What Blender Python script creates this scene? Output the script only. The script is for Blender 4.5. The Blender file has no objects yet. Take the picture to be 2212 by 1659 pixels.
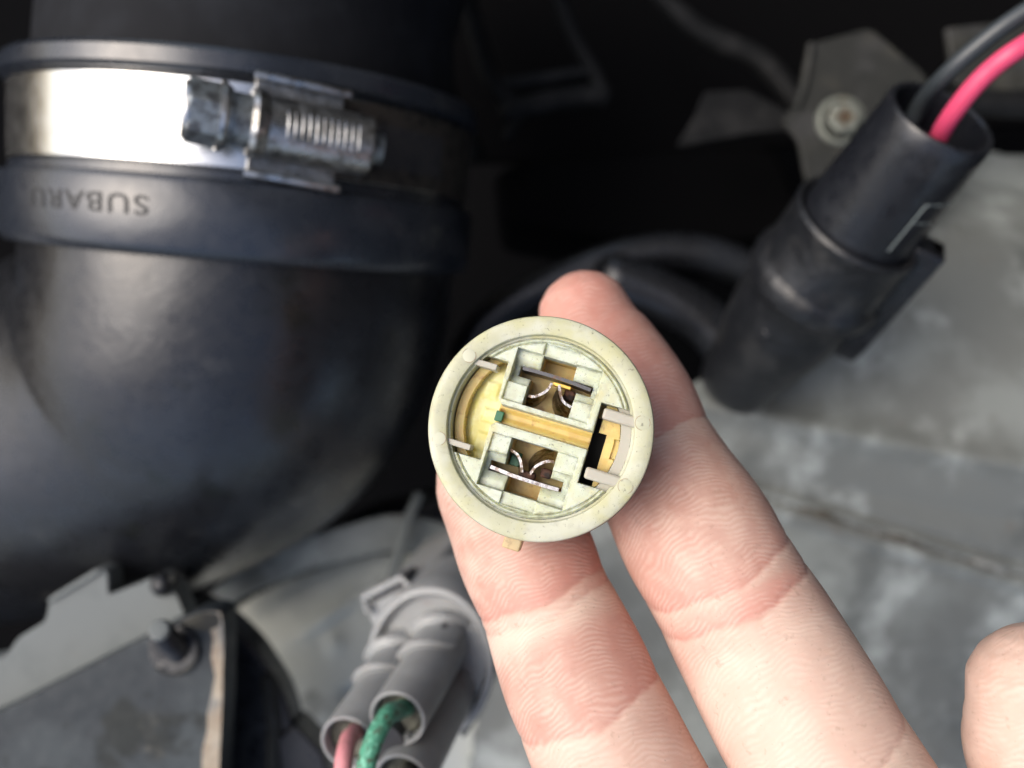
import bpy, math, random
import numpy as np
from mathutils import Vector

S = 0.001                      # everything below is written in millimetres
D2R = math.pi / 180
sc = bpy.context.scene
col = sc.collection

# ------------------------------------------------------------------ camera
CAMZ, FPX = 98.0, 1916.0       # phone held 98 mm above the face of the plug
cam_d = bpy.data.cameras.new("camera")
cam = bpy.data.objects.new("camera", cam_d)
col.objects.link(cam)
cam.location = (0, 0, CAMZ * S)
cam_d.sensor_width = 36
cam_d.lens = 36 * FPX / 2212
cam_d.clip_start = 0.002
cam_d.clip_end = 50
cam_d.dof.use_dof = True
cam_d.dof.focus_distance = 0.0985
cam_d.dof.aperture_fstop = 14
sc.camera = cam

# ------------------------------------------------------------------ sky, sun, exposure
SUN_EL, SUN_AZ = 52, 280       # azimuth: direction the light comes from, degrees from +Y clockwise
w = bpy.data.worlds.new("World")
sc.world = w
w.use_nodes = True
nt = w.node_tree
bg = nt.nodes["Background"]
sky = nt.nodes.new("ShaderNodeTexSky")
sky.sky_type = 'NISHITA'
sky.sun_disc = False
sky.sun_elevation = SUN_EL * D2R
sky.sun_rotation = SUN_AZ * D2R
sky.air_density = 1.0
sky.dust_density = 4.5
sky.ozone_density = 1.0
nt.links.new(sky.outputs[0], bg.inputs[0])
bg.inputs[1].default_value = 0.15
sun_d = bpy.data.lights.new("sun", 'SUN')
sun_d.energy = 1.4
sun_d.angle = 50 * D2R
sun_d.color = (1.0, 0.965, 0.92)
sun = bpy.data.objects.new("sun", sun_d)
col.objects.link(sun)
az, el = SUN_AZ * D2R, SUN_EL * D2R
sdir = Vector((math.sin(az) * math.cos(el), math.cos(az) * math.cos(el), math.sin(el)))
sun.rotation_euler = sdir.to_track_quat('Z', 'Y').to_euler()
sun.location = sdir * 2
sc.view_settings.view_transform = 'Standard'
sc.view_settings.look = 'None'
sc.view_settings.exposure = 0.62
sc.view_settings.gamma = 1
sc.cycles.max_bounces = 8
sc.cycles.use_denoising = True

# ------------------------------------------------------------------ helpers
rng = np.random.default_rng(4)


def A(*v):
    return np.array(v, float)


def nrm(v):
    v = np.asarray(v, float)
    return v / np.linalg.norm(v)


def P(x, y, z):
    """a point (mm) at height z seen at measured spot x, y of the photograph"""
    d = (CAMZ - z) / FPX
    return A((x - 1106) * d, (829.5 - y) * d, z)


class Fr:
    def __init__(s, o, ez, ex):
        s.o = np.asarray(o, float)
        s.z = nrm(ez)
        ex = np.asarray(ex, float)
        s.x = nrm(ex - s.z * np.dot(ex, s.z))
        s.y = np.cross(s.z, s.x)

    def __call__(s, p):
        p = np.atleast_2d(np.asarray(p, float))
        return s.o + p[:, :1] * s.x + p[:, 1:2] * s.y + p[:, 2:3] * s.z


def thing(name, label, cat, loc, group=None):
    o = bpy.data.objects.new(name, None)
    o.empty_display_size = 0.005
    col.objects.link(o)
    o.location = Vector(loc) * S
    o['label'] = label
    o['category'] = cat
    if group:
        o['group'] = group
    return o


def tag(o, label, cat, group=None):
    o['label'] = label
    o['category'] = cat
    if group:
        o['group'] = group
    return o


def world_o(o):
    l = A(0, 0, 0)
    while o is not None:
        l = l + A(*o.location)
        o = o.parent
    return l / S


def obj(name, vf, mat, parent=None, smooth=True, sharp=35, origin=None, label=None, bevel=0, uv=None):
    v, f = vf
    v = np.asarray(v, float)
    po = world_o(parent) if parent else A(0, 0, 0)
    if origin is None:
        origin = v.mean(0) if parent is None else po
    me = bpy.data.meshes.new(name)
    if isinstance(f, np.ndarray):
        n, k = f.shape
        me.vertices.add(len(v))
        me.vertices.foreach_set('co', ((v - origin) * S).ravel())
        me.loops.add(n * k)
        me.loops.foreach_set('vertex_index', f.ravel().astype(np.int32))
        me.polygons.add(n)
        me.polygons.foreach_set('loop_start', np.arange(0, n * k, k, dtype=np.int32))
        me.update(calc_edges=True)
        me.validate()
    else:
        me.from_pydata([tuple(q) for q in (v - origin) * S], [], f)
        me.update()
    me.materials.append(mat)
    o = bpy.data.objects.new(name, me)
    col.objects.link(o)
    if parent:
        o.parent = parent
    o.location = Vector(origin - po) * S
    if smooth:
        me.polygons.foreach_set('use_smooth', [True] * len(me.polygons))
        if sharp:
            me.set_sharp_from_angle(angle=sharp * D2R)
    if bevel:
        m = o.modifiers.new('bevel', 'BEVEL')
        m.width = bevel * S
        m.segments = 3
        m.limit_method = 'ANGLE'
        m.angle_limit = 40 * D2R
    if label:
        o['label'] = label
    return o


def join(*parts):
    V, F, n = [], [], 0
    for v, f in parts:
        V.append(np.asarray(v, float))
        F += [tuple(int(i) + n for i in q) for q in f]
        n += len(v)
    return np.vstack(V), F


def lathe(fr, prof, seg=96, close=False, a0=0, a1=360):
    """prof: list of (r, z) in the frame fr"""
    prof = np.asarray(prof, float)
    full = abs(a1 - a0) >= 360
    n = seg if full else seg + 1
    a = np.radians(np.linspace(a0, a1, seg + 1)[:n])
    v = []
    for r, z in prof:
        v.append(np.c_[r * np.cos(a), r * np.sin(a), np.full(n, z)])
    v = fr(np.vstack(v))
    f = []
    m = len(prof)
    for i in range(m if close else m - 1):
        j = (i + 1) % m
        for k in range(seg):
            k2 = (k + 1) % n if full else k + 1
            f.append((i * n + k, i * n + k2, j * n + k2, j * n + k))
    return v, f


def prism(fr, poly, z0, z1):
    poly = np.asarray(poly, float)
    ar = 0.5 * np.sum(poly[:, 0] * np.roll(poly[:, 1], -1) - np.roll(poly[:, 0], -1) * poly[:, 1])
    if ar < 0:
        poly = poly[::-1]
    n = len(poly)
    v = fr(np.vstack([np.c_[poly, np.full(n, z0)], np.c_[poly, np.full(n, z1)]]))
    f = [tuple(range(n - 1, -1, -1)), tuple(range(n, 2 * n))]
    f += [(i, (i + 1) % n, n + (i + 1) % n, n + i) for i in range(n)]
    return v, f


def box(fr, x0, x1, y0, y1, z0, z1):
    return prism(fr, [(x0, y0), (x1, y0), (x1, y1), (x0, y1)], z0, z1)


def spline(pts, n):
    """Catmull-Rom through rows of pts (any number of columns)"""
    p = np.asarray(pts, float)
    p = np.vstack([2 * p[0] - p[1], p, 2 * p[-1] - p[-2]])
    k = len(p) - 3
    out = []
    for t in np.linspace(0, k - 1e-6, n):
        i = int(t)
        u = t - i
        a, b, c, d = p[i:i + 4]
        out.append(.5 * ((2 * b) + (-a + c) * u + (2 * a - 5 * b + 4 * c - d) * u * u + (-a + 3 * b - 3 * c + d) * u ** 3))
    return np.array(out)


def tube(path, rad, seg=20, cap=True, up=(0, 0, 1), sect=None, dome=False):
    """sweep a circle (or the 2D section sect) along path"""
    path = np.asarray(path, float)
    n = len(path)
    rad = np.full(n, rad, float) if np.isscalar(rad) else np.asarray(rad, float)
    T = np.gradient(path, axis=0)
    T /= np.linalg.norm(T, axis=1)[:, None]
    if dome:      # round ends
        pre_p, pre_r, post_p, post_r = [], [], [], []
        for a in np.radians([85, 70, 50, 30]):
            pre_p.append(path[0] - T[0] * rad[0] * math.sin(a)); pre_r.append(rad[0] * math.cos(a))
            post_p.insert(0, path[-1] + T[-1] * rad[-1] * math.sin(a)); post_r.insert(0, rad[-1] * math.cos(a))
        path = np.vstack([pre_p, path, post_p])
        rad = np.r_[pre_r, rad, post_r]
        T = np.vstack([[T[0]] * 4, T, [T[-1]] * 4])
        n = len(path)
    x = np.cross(up, T[0])
    if np.linalg.norm(x) < 1e-3:
        x = np.cross((1, 0, 0), T[0])
    x = nrm(x)
    if sect is None:
        a = np.linspace(0, 2 * np.pi, seg, endpoint=False)
        sect = np.c_[np.cos(a), np.sin(a)]
    else:
        sect = np.asarray(sect, float)
        seg = len(sect)
    v = []
    for i in range(n):
        x = nrm(x - T[i] * np.dot(x, T[i]))
        y = np.cross(T[i], x)
        v.append(path[i] + rad[i] * (sect[:, :1] * x + sect[:, 1:2] * y))
    v = np.vstack(v)
    f = []
    for i in range(n - 1):
        for k in range(seg):
            k2 = (k + 1) % seg
            f.append((i * seg + k, i * seg + k2, (i + 1) * seg + k2, (i + 1) * seg + k))
    if cap:
        f.append(tuple(range(seg - 1, -1, -1)))
        f.append(tuple(range((n - 1) * seg, n * seg)))
    return v, f


def rpoly(pts, r, n=5):
    """polygon with rounded corners; r may be a list"""
    pts = [A(*p) for p in pts]
    out = []
    m = len(pts)
    for i in range(m):
        a, b, c = pts[i - 1], pts[i], pts[(i + 1) % m]
        ri = r[i] if isinstance(r, (list, tuple)) else r
        if ri <= 0:
            out.append(b); continue
        d1 = min(ri, np.linalg.norm(a - b) * .45); d2 = min(ri, np.linalg.norm(c - b) * .45)
        p, q = b + nrm(a - b) * d1, b + nrm(c - b) * d2
        for t in np.linspace(0, 1, n):
            out.append((1 - t) ** 2 * p + 2 * t * (1 - t) * b + t * t * q)
    return np.array(out)


def cut(o, cutters):
    """boolean difference, baked"""
    for k, (v, f) in enumerate(cutters):
        c = obj('cutter', (v, f), o.data.materials[0], None, smooth=False)
        m = o.modifiers.new('cut', 'BOOLEAN')
        m.operation = 'DIFFERENCE'
        m.solver = 'EXACT'
        m.object = c
        dg = bpy.context.evaluated_depsgraph_get()
        dg.update()
        me = bpy.data.meshes.new_from_object(o.evaluated_get(dg))
        o.modifiers.remove(m)
        old = o.data
        o.data = me
        bpy.data.meshes.remove(old)
        cm = c.data
        bpy.data.objects.remove(c)
        bpy.data.meshes.remove(cm)
    o.data.set_sharp_from_angle(angle=35 * D2R)
    return o


# ------------------------------------------------------------------ materials
def mat(name, base, rough=.5, metal=0, layers=(), bump=(), spec=.5, sss=0, sssr=(1, .5, .25), rvar=0, aniso=0, coat=0, trans=0):
    """layers: (colour, noise scale per mm, detail, lo, hi, strength[, stretch]); bump: (scale per mm, strength, distance mm)"""
    m = bpy.data.materials.new(name)
    m.use_nodes = True
    t = m.node_tree
    N, L = t.nodes, t.links
    bs = N["Principled BSDF"]
    tc = N.new("ShaderNodeTexCoord")
    mp = N.new("ShaderNodeMapping")
    mp.inputs['Scale'].default_value = (1000, 1000, 1000)
    L.new(tc.outputs['Object'], mp.inputs[0])
    rgb = N.new("ShaderNodeRGB")
    rgb.outputs[0].default_value = (*base, 1)
    cur = rgb.outputs[0]
    for i, ly in enumerate(layers):
        c, scl, det, lo, hi, st = ly[:6]
        src = mp.outputs[0]
        off = N.new("ShaderNodeMapping")
        off.inputs['Location'].default_value = (13.7 * (i + 1), 5.1 * i, 7.7 * i)
        if len(ly) > 6:
            off.inputs['Scale'].default_value = ly[6]
        L.new(src, off.inputs[0])
        nz = N.new("ShaderNodeTexNoise")
        nz.inputs['Scale'].default_value = scl
        nz.inputs['Detail'].default_value = det
        nz.inputs['Roughness'].default_value = .6
        L.new(off.outputs[0], nz.inputs['Vector'])
        mr = N.new("ShaderNodeMapRange")
        mr.interpolation_type = 'SMOOTHSTEP'
        mr.inputs[1].default_value = lo
        mr.inputs[2].default_value = hi
        mr.inputs[3].default_value = 0
        mr.inputs[4].default_value = st
        L.new(nz.outputs[0], mr.inputs[0])
        mx = N.new("ShaderNodeMix")
        mx.data_type = 'RGBA'
        mx.inputs[7].default_value = (*c, 1)
        L.new(mr.outputs[0], mx.inputs[0])
        L.new(cur, mx.inputs[6])
        cur = mx.outputs[2]
    L.new(cur, bs.inputs['Base Color'])
    bs.inputs['Roughness'].default_value = rough
    bs.inputs['Metallic'].default_value = metal
    bs.inputs['Specular IOR Level'].default_value = spec
    if sss:
        bs.inputs['Subsurface Weight'].default_value = sss
        bs.inputs['Subsurface Radius'].default_value = sssr
        bs.inputs['Subsurface Scale'].default_value = 0.001
    if coat:
        bs.inputs['Coat Weight'].default_value = coat
        bs.inputs['Coat Roughness'].default_value = .25
    if rvar:
        nz = N.new("ShaderNodeTexNoise")
        nz.inputs['Scale'].default_value = .35
        nz.inputs['Detail'].default_value = 5
        L.new(mp.outputs[0], nz.inputs['Vector'])
        mr = N.new("ShaderNodeMapRange")
        mr.inputs[1].default_value = .3
        mr.inputs[2].default_value = .7
        mr.inputs[3].default_value = rough - rvar
        mr.inputs[4].default_value = rough + rvar
        L.new(nz.outputs[0], mr.inputs[0])
        L.new(mr.outputs[0], bs.inputs['Roughness'])
    prev = None
    for scl, st, dist in bump:
        nz = N.new("ShaderNodeTexNoise")
        nz.inputs['Scale'].default_value = scl
        nz.inputs['Detail'].default_value = 4
        L.new(mp.outputs[0], nz.inputs['Vector'])
        b = N.new("ShaderNodeBump")
        b.inputs['Strength'].default_value = st
        b.inputs['Distance'].default_value = dist * S
        L.new(nz.outputs[0], b.inputs['Height'])
        if prev:
            L.new(prev.outputs[0], b.inputs['Normal'])
        prev = b
    if prev:
        L.new(prev.outputs[0], bs.inputs['Normal'])
    return m


CREAM = (.44, .44, .30)
M = {}
M['cream'] = mat('cream_plastic', CREAM, .5, layers=[
    ((.52, .53, .43), .18, 2, .42, .62, .8), ((.45, .44, .24), .25, 3, .45, .65, .7), ((.34, .33, .26), .8, 6, .52, .70, .4),
    ((.07, .07, .055), 2.2, 5, .62, .70, .6), ((.05, .05, .04), 5.0, 3, .67, .72, .5)],
    bump=[(1.2, .25, .1)], sss=.25, sssr=(1.2, 1.0, .5), rvar=.1)
M['cream_in'] = mat('cream_insert_plastic', (.50, .53, .38), .45, layers=[
    ((.57, .62, .51), .3, 2, .4, .6, .7), ((.50, .45, .22), .3, 3, .52, .72, .6), ((.42, .40, .31), .9, 6, .52, .70, .4),
    ((.09, .085, .06), 2.2, 5, .61, .70, .6), ((.03, .03, .02), 6.0, 3, .66, .70, .8)],
    bump=[(1.5, .25, .08)], sss=.6, sssr=(1.8, 1.5, .6), rvar=.1)
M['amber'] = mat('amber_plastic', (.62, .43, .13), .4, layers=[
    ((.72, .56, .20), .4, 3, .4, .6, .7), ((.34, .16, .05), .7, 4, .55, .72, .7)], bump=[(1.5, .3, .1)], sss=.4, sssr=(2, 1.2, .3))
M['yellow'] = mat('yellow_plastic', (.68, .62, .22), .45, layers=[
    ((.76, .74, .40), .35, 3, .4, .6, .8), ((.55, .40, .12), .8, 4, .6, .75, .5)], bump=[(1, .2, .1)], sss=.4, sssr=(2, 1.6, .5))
M['rib'] = mat('worn_rib_plastic', (.40, .38, .31), .45, layers=[
    ((.42, .38, .32), 1.5, 4, .52, .7, .6)], bump=[(3, .3, .05)], sss=.2)
M['mark'] = mat('pale_mark_plastic', (.48, .48, .36), .5, layers=[
    ((.5, .5, .38), 1.5, 4, .55, .7, .4)], sss=.2)
M['bodytan'] = mat('tan_body_plastic', (.32, .25, .15), .5, layers=[((.12, .09, .06), .6, 4, .5, .7, .7)], bump=[(1, .3, .1)])
M['key'] = mat('gold_lug_plastic', (.50, .38, .20), .45, layers=[((.3, .2, .1), 1.5, 4, .5, .7, .5)], sss=.2)
M['void'] = mat('black_seal', (.008, .009, .007), .7)
M['tin'] = mat('tinned_terminal', (.36, .35, .35), .28, 1, layers=[
    ((.10, .06, .04), 1.2, 5, .48, .66, .8)], bump=[(3, .3, .05)], rvar=.1)
M['darktin'] = mat('dark_terminal', (.09, .09, .095), .38, .8, layers=[
    ((.15, .07, .03), 1.2, 5, .52, .7, .7)], bump=[(3, .3, .05)])
M['verdigris'] = mat('green_seal', (.02, .12, .055), .45, layers=[((.01, .06, .03), 1.2, 3, .5, .7, .8)])  # green of the two small blocks, patchily darker
M['brass'] = mat('brass_contact', (.85, .55, .12), .3, .6)

M['rubber'] = mat('black_rubber', (.009, .0098, .012), .30, layers=[
    ((.020, .024, .031), .035, 5, .45, .70, .7), ((.06, .06, .058), .12, 7, .60, .80, .35),
    ((.006, .007, .006), .09, 5, .6, .68, .8)],
    bump=[(.06, .3, 1.5), (.6, .15, .3)], spec=.5, rvar=.07, coat=.2)
M['matte'] = mat('matte_black_rubber', (.008, .0088, .011), .75, spec=.15, layers=[((.016, .018, .022), .06, 5, .45, .68, .7)], bump=[(.2, .3, .8)])  # duller copy of the rubber, standing in for shade on the upper hose
M['collar'] = mat('collar_rubber', (.014, .018, .026), .30, layers=[
    ((.03, .034, .042), .08, 5, .45, .68, .6)], bump=[(.3, .15, .5)], rvar=.08, coat=.5)
M['print'] = mat('dark_moulded_letters', (.010, .011, .012), .6)
M['steel'] = mat('band_steel', (.76, .76, .74), .24, 1, layers=[
    ((.62, .62, .60), .2, 3, .5, .7, .5)], bump=[(.2, .03, .3)], rvar=.03)
M['zinc'] = mat('zinc_steel', (.50, .50, .49), .33, 1, layers=[
    ((.16, .15, .13), .5, 5, .45, .65, .8), ((.22, .12, .06), .3, 4, .62, .75, .5)], bump=[(1, .35, .25)], rvar=.1)
M['darksteel'] = mat('screw_steel', (.30, .33, .34), .45, .85, layers=[
    ((.10, .10, .10), .5, 4, .45, .62, .8)], bump=[(.8, .4, .3)])
M['blackplast'] = mat('black_plastic', (.009, .010, .013), .32, layers=[
    ((.022, .024, .028), .12, 6, .5, .68, .7), ((.10, .09, .08), .3, 6, .66, .78, .35)],
    bump=[(.4, .25, .4)], rvar=.1)
M['dirtyblack'] = mat('dirty_black_plastic', (.010, .011, .013), .38, layers=[
    ((.034, .034, .034), .16, 7, .5, .66, .6), ((.20, .19, .18), .35, 7, .66, .74, .5)],
    bump=[(.4, .5, .8)], rvar=.1)
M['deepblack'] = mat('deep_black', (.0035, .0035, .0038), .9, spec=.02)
M['darkpart'] = mat('dark_moulding', (.010, .0105, .011), .55, layers=[((.024, .024, .024), .1, 5, .5, .7, .7)], spec=.12, bump=[(.3, .4, .8)])
M['linegrey'] = mat('scratch_grey', (.16, .19, .19), .5)
M['panel'] = mat('grey_body_paint', (.165, .174, .163), .5, layers=[
    ((.25, .27, .255), .022, 5, .46, .60, .85), ((.50, .54, .52), .045, 8, .50, .68, .65),
    ((.07, .078, .075), .04, 7, .54, .72, .6), ((.14, .11, .085), .12, 6, .64, .76, .5), ((.05, .05, .05), .5, 3, .70, .76, .5)],
    bump=[(.08, .3, 1.2), (.5, .2, .4)], rvar=.12)
M['panel_low'] = mat('dusty_pale_paint', (.60, .62, .55), .55, layers=[
    ((.70, .72, .66), .03, 5, .45, .6, .8), ((.20, .20, .17), .08, 6, .56, .70, .6),
    ((.58, .62, .60), .10, 6, .66, .74, .5)], bump=[(.1, .35, 1.5)], rvar=.1)
M['seam'] = mat('seam_dirt', (.085, .075, .058), .8, layers=[((.36, .37, .35), .14, 5, .58, .66, .8), ((.04, .03, .025), .3, 5, .5, .7, .8)], bump=[(.4, .8, 1)])
M['bracket'] = mat('grey_bracket', (.020, .021, .019), .6, spec=.3, layers=[
    ((.05, .048, .038), .08, 6, .5, .7, .6), ((.04, .04, .04), .1, 5, .5, .68, .7)], bump=[(.2, .4, .8)], rvar=.1)
M['bolt'] = mat('plated_bolt', (.16, .17, .145), .45, .5, layers=[((.14, .10, .06), .5, 5, .54, .7, .7)], bump=[(.8, .4, .3)])
M['rust'] = mat('rust', (.05, .03, .015), .9, layers=[((.13, .09, .045), .6, 5, .5, .65, .7)], bump=[(1, .8, .5)])
M['greyplast'] = mat('grey_connector_plastic', (.255, .262, .262), .45, layers=[
    ((.32, .33, .33), .12, 4, .45, .65, .6), ((.18, .14, .13), .18, 5, .58, .74, .6)], bump=[(.6, .2, .2)], sss=.1, rvar=.08)
M['darkgap'] = mat('dark_slot', (.03, .03, .034), .6)
M['sealgunge'] = mat('corroded_seal', (.06, .06, .045), .7, layers=[
    ((.20, .20, .15), .8, 6, .52, .68, .6), ((.02, .02, .015), .7, 5, .5, .62, .8)], bump=[(1.2, .8, .4)])
M['greenwire'] = mat('green_wire', (.07, .28, .18), .55, layers=[
    ((.20, .52, .37), 1.2, 5, .5, .62, .7), ((.07, .09, .055), 1.0, 5, .52, .62, .85)], bump=[(1.5, .6, .3)])
M['pinkwire'] = mat('faded_pink_wire', (.58, .23, .25), .55, layers=[
    ((.34, .17, .14), .8, 5, .5, .66, .7)], bump=[(1.2, .4, .2)])
M['hotpink'] = mat('pink_wire', (.62, .062, .145), .42, sss=.15, bump=[(.5, .1, .1)])
M['blackwire'] = mat('black_wire', (.035, .042, .047), .38, bump=[(.6, .1, .1)])
M['tabgrey'] = mat('pale_grey_plastic', (.14, .155, .155), .6, spec=.25, layers=[
    ((.11, .125, .125), .08, 5, .5, .7, .6), ((.14, .14, .13), .2, 5, .62, .74, .5)], bump=[(.4, .2, .4)])
M['plate'] = mat('dark_painted_plate', (.026, .032, .037), .55, spec=.25, layers=[
    ((.050, .060, .065), .05, 4, .45, .65, .8), ((.014, .017, .016), .06, 4, .54, .64, .9),
    ((.10, .095, .08), .10, 5, .62, .74, .5)], bump=[(.15, .3, 1)], rvar=.1)
M['wornedge'] = mat('worn_cream_edge', (.27, .22, .16), .6, layers=[
    ((.36, .32, .25), .2, 5, .45, .6, .7), ((.22, .14, .09), .25, 6, .52, .68, .7), ((.13, .15, .16), .2, 6, .5, .64, .6)], bump=[(.5, .5, .5)])

t = M['cream_in'].node_tree
bs = t.nodes["Principled BSDF"]
src = bs.inputs['Base Color'].links[0].from_socket
ga = t.nodes.new("ShaderNodeAttribute"); ga.attribute_name = 'grime'
gt = t.nodes.new("ShaderNodeTexCoord")
gn = t.nodes.new("ShaderNodeTexNoise"); gn.inputs['Scale'].default_value = 1500; gn.inputs['Detail'].default_value = 4
t.links.new(gt.outputs['Object'], gn.inputs['Vector'])
gr = t.nodes.new("ShaderNodeMapRange")
gr.inputs[1].default_value = .42; gr.inputs[2].default_value = .62; gr.inputs[4].default_value = .5
t.links.new(gn.outputs[0], gr.inputs[0])
gm = t.nodes.new("ShaderNodeMath"); gm.operation = 'MULTIPLY'
t.links.new(gr.outputs[0], gm.inputs[0]); t.links.new(ga.outputs['Fac'], gm.inputs[1])
gx = t.nodes.new("ShaderNodeMix"); gx.data_type = 'RGBA'
gx.inputs[7].default_value = (.14, .13, .075, 1)
t.links.new(gm.outputs[0], gx.inputs[0]); t.links.new(src, gx.inputs[6]); t.links.new(gx.outputs[2], bs.inputs['Base Color'])

# ------------------------------------------------------------------ setting: the bottom of the engine bay
M['bonnet'] = mat('bonnet_underside', (.03, .032, .034), .7)
bn = nrm((-.80, -.60, -.12))
o = obj('bonnet', box(Fr(A(230, 175, 150), bn, (-.6, .8, 0)), -900, 420, -750, 450, -8, 0), M['bonnet'], smooth=False)  # unseen panel added to block sky and darken reflections on this side
o['kind'] = 'structure'
v, f = box(Fr(A(0, 0, -330), (0, 0, 1), (1, 0, 0)), -900, 900, -900, 900, 0, 20)
o = obj('engine_bay_floor', (v, f), M['deepblack'], smooth=False)
o['kind'] = 'structure'


def ss(a, b, x):
    t = np.clip((x - a) / (b - a), 0, 1)
    return t * t * (3 - 2 * t)


def in_poly(x, y, poly):
    poly = np.asarray(poly, float)
    ins = np.zeros(x.shape, bool)
    n = len(poly)
    for i in range(n):
        x1, y1 = poly[i]
        x2, y2 = poly[(i + 1) % n]
        c = ((y1 > y) != (y2 > y)) & (x < (x2 - x1) * (y - y1) / (y2 - y1 + 1e-12) + x1)
        ins ^= c
    return ins


def sheet(x0, x1, y0, y1, step, hfun, poly=None):
    """height field in mm; poly is its outline in mm"""
    xs = np.arange(x0, x1 + step, step)
    ys = np.arange(y0, y1 + step, step)
    X, Y = np.meshgrid(xs, ys)
    Z = hfun(X, Y)
    v = np.c_[X.ravel(), Y.ravel(), Z.ravel()]
    ny, nx = X.shape
    i, j = np.meshgrid(np.arange(ny - 1), np.arange(nx - 1), indexing='ij')
    a = (i * nx + j).ravel()
    f = np.c_[a, a + 1, a + nx + 1, a + nx]
    if poly is not None:
        c = v[f].mean(1)
        f = f[in_poly(c[:, 0], c[:, 1], poly)]
        used = np.unique(f)
        mp = -np.ones(len(v), int)
        mp[used] = np.arange(len(used))
        v, f = v[used], mp[f]
    return v, f


def pxy(pts, z):
    return [tuple(P(x, y, z)[:2]) for x, y in pts]


# main grey panel of the inner wing: upper face, rounded shoulder, lower face, seam
ZP = -112.0
e1a, e1b = P(1500, 868, ZP), P(2212, 1003, ZP)
s1a, s1b = P(1750, 1088, ZP), P(2212, 1225, ZP)


def dist_line(X, Y, a, b, bend=0):
    d = nrm((b - a)[:2])
    n = A(-d[1], d[0])
    t = (X - a[0]) * d[0] + (Y - a[1]) * d[1]
    return (X - a[0]) * n[0] + (Y - a[1]) * n[1] + bend * np.sin(t / 28.0), t


def hpanel(X, Y):
    d1, t1 = dist_line(X, Y, e1a, e1b, .7)
    d2, t2 = dist_line(X, Y, s1a, s1b, .5)
    z = np.full(X.shape, ZP)
    z = z - .14 * np.clip(d1, 0, 400) - .009 * np.clip(d1 - 18, 0, 60) ** 2                       # upper face falls away towards the top
    z = z + 1.9 * np.exp(-(d1 / 2.8) ** 2)                    # bead on the shoulder
    z = z - .40 * np.clip(-d1 - 1.5, 0, 12) - .10 * np.clip(-d1 - 13.5, 0, 400)
    z = z + 1.1 * ss(-2.2, -1.2, d2) * (1 - ss(-.2, .5, d2)) - 1.0 * np.exp(-((d2 - .9) / .9) ** 2)
    z = z - 1.5 * ss(2.5, -3.5, d2) * 0
    z = z + 1.2 * ss(-6.4, -5.6, d2) * (1 - ss(-2.9, -2.0, d2)) - .9 * np.exp(-((d2 + 2.4) / .6) ** 2)
    z = z + .35 * np.sin(X / 17 + Y / 23) + .25 * np.sin(X / 9 - Y / 14)
    return z


pp = pxy([(1010, 1700), (1060, 1300), (1130, 1130), (1330, 1010), (1420, 850), (1600, 800), (1700, 560), (1760, 430),
          (1860, 380), (2000, 270), (2100, 205), (2600, 240), (2700, 2300), (900, 2300)], ZP)
body_panel = thing('body_panel', 'large grey painted inner wing panel with a dirty seam, behind the fingers', 'body panel', P(1900, 1200, ZP))
vf = sheet(-45, 190, -170, 80, .9, hpanel, pp)
o = obj('panel_sheet', vf, M['panel'], body_panel, sharp=0)
mm = o.modifiers.new('thick', 'SOLIDIFY'); mm.thickness = .0015
# seam sealer, a lumpy ribbon in the joint
t = np.linspace(-40, 90, 120)
dd = nrm((s1b - s1a)[:2]); nn = A(-dd[1], dd[0])
pth = []
for k in t:
    q = s1a[:2] + dd * k + nn * (-1.9 + .35 * math.sin(k * .3) - .5 * math.sin(k / 28.0))
    pth.append((q[0], q[1], float(hpanel(np.array([q[0]]), np.array([q[1]]))[0]) - .55 + .12 * math.sin(k * 1.3)))
obj('seam_sealer', tube(pth, spline(1.0 + .35 * rng.random((30, 1)), 120)[:, 0], 8), M['seam'], body_panel)

# pale lower panel on the left, with its rolled flange
ZL = -122.0


def hlow(X, Y):
    c = P(720, 1700, ZL)
    d = np.hypot(X - c[0], (Y - c[1]) * 1.0)
    z = ZL - .004 * d ** 2 + .4 * np.sin(X / 11 + Y / 15)
    q = P(695, 1345, ZL)
    z += 2.2 * np.exp(-(((X - q[0]) * .8 + (Y - q[1]) * .55) / 8) ** 2 - ((-(X - q[0]) * .55 + (Y - q[1]) * .8) / 2.0) ** 2)
    q = P(715, 1400, ZL)
    z += 1.0 * np.exp(-((X - q[0]) ** 2 + (Y - q[1]) ** 2) / 7)
    q = P(758, 1510, ZL)
    z -= 2.2 * np.exp(-((X - q[0]) ** 2 + (Y - q[1]) ** 2) / 5)
    return z


lp = pxy([(440, 1370), (520, 1310), (600, 1270), (700, 1236), (800, 1216), (880, 1213), (960, 1240), (1060, 1250), (1150, 1300), (1250, 1500), (1350, 2200), (400, 2200)], ZL)
lower_panel = thing('dusty_panel', 'pale dusty painted panel between the black block and the grey plug', 'body panel', P(720, 1500, ZL))
o = obj('panel_sheet', sheet(-92, 30, -130, -10, .8, hlow, lp), M['panel_low'], lower_panel, sharp=0)
mm = o.modifiers.new('thick', 'SOLIDIFY'); mm.thickness = .0015
fl = spline([P(430, 1330, -118), P(520, 1262, -118), P(640, 1205, -118), P(760, 1168, -118), P(860, 1150, -120), P(960, 1165, -124)], 60)
sect = rpoly([(-1, -.28), (1, -.28), (1, .28), (-1, .28)], .2)
obj('flange', tube(fl, np.interp(np.linspace(0, 1, 60), [0, .3, .8, 1], [2.2, 3.6, 4.6, 4.0]), sect=sect), M['panel'], lower_panel)

# ------------------------------------------------------------------ the intake hose with its clamp
AX = nrm((.085, 1, .15))
HO = A(-57.9, 29.4, -97)
HF = Fr(HO, AX, (1, 0, 0))
# in HF: x = right, z = along the axis, so y points away from the camera (cross(z,x))
toCam = -HF.y


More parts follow.
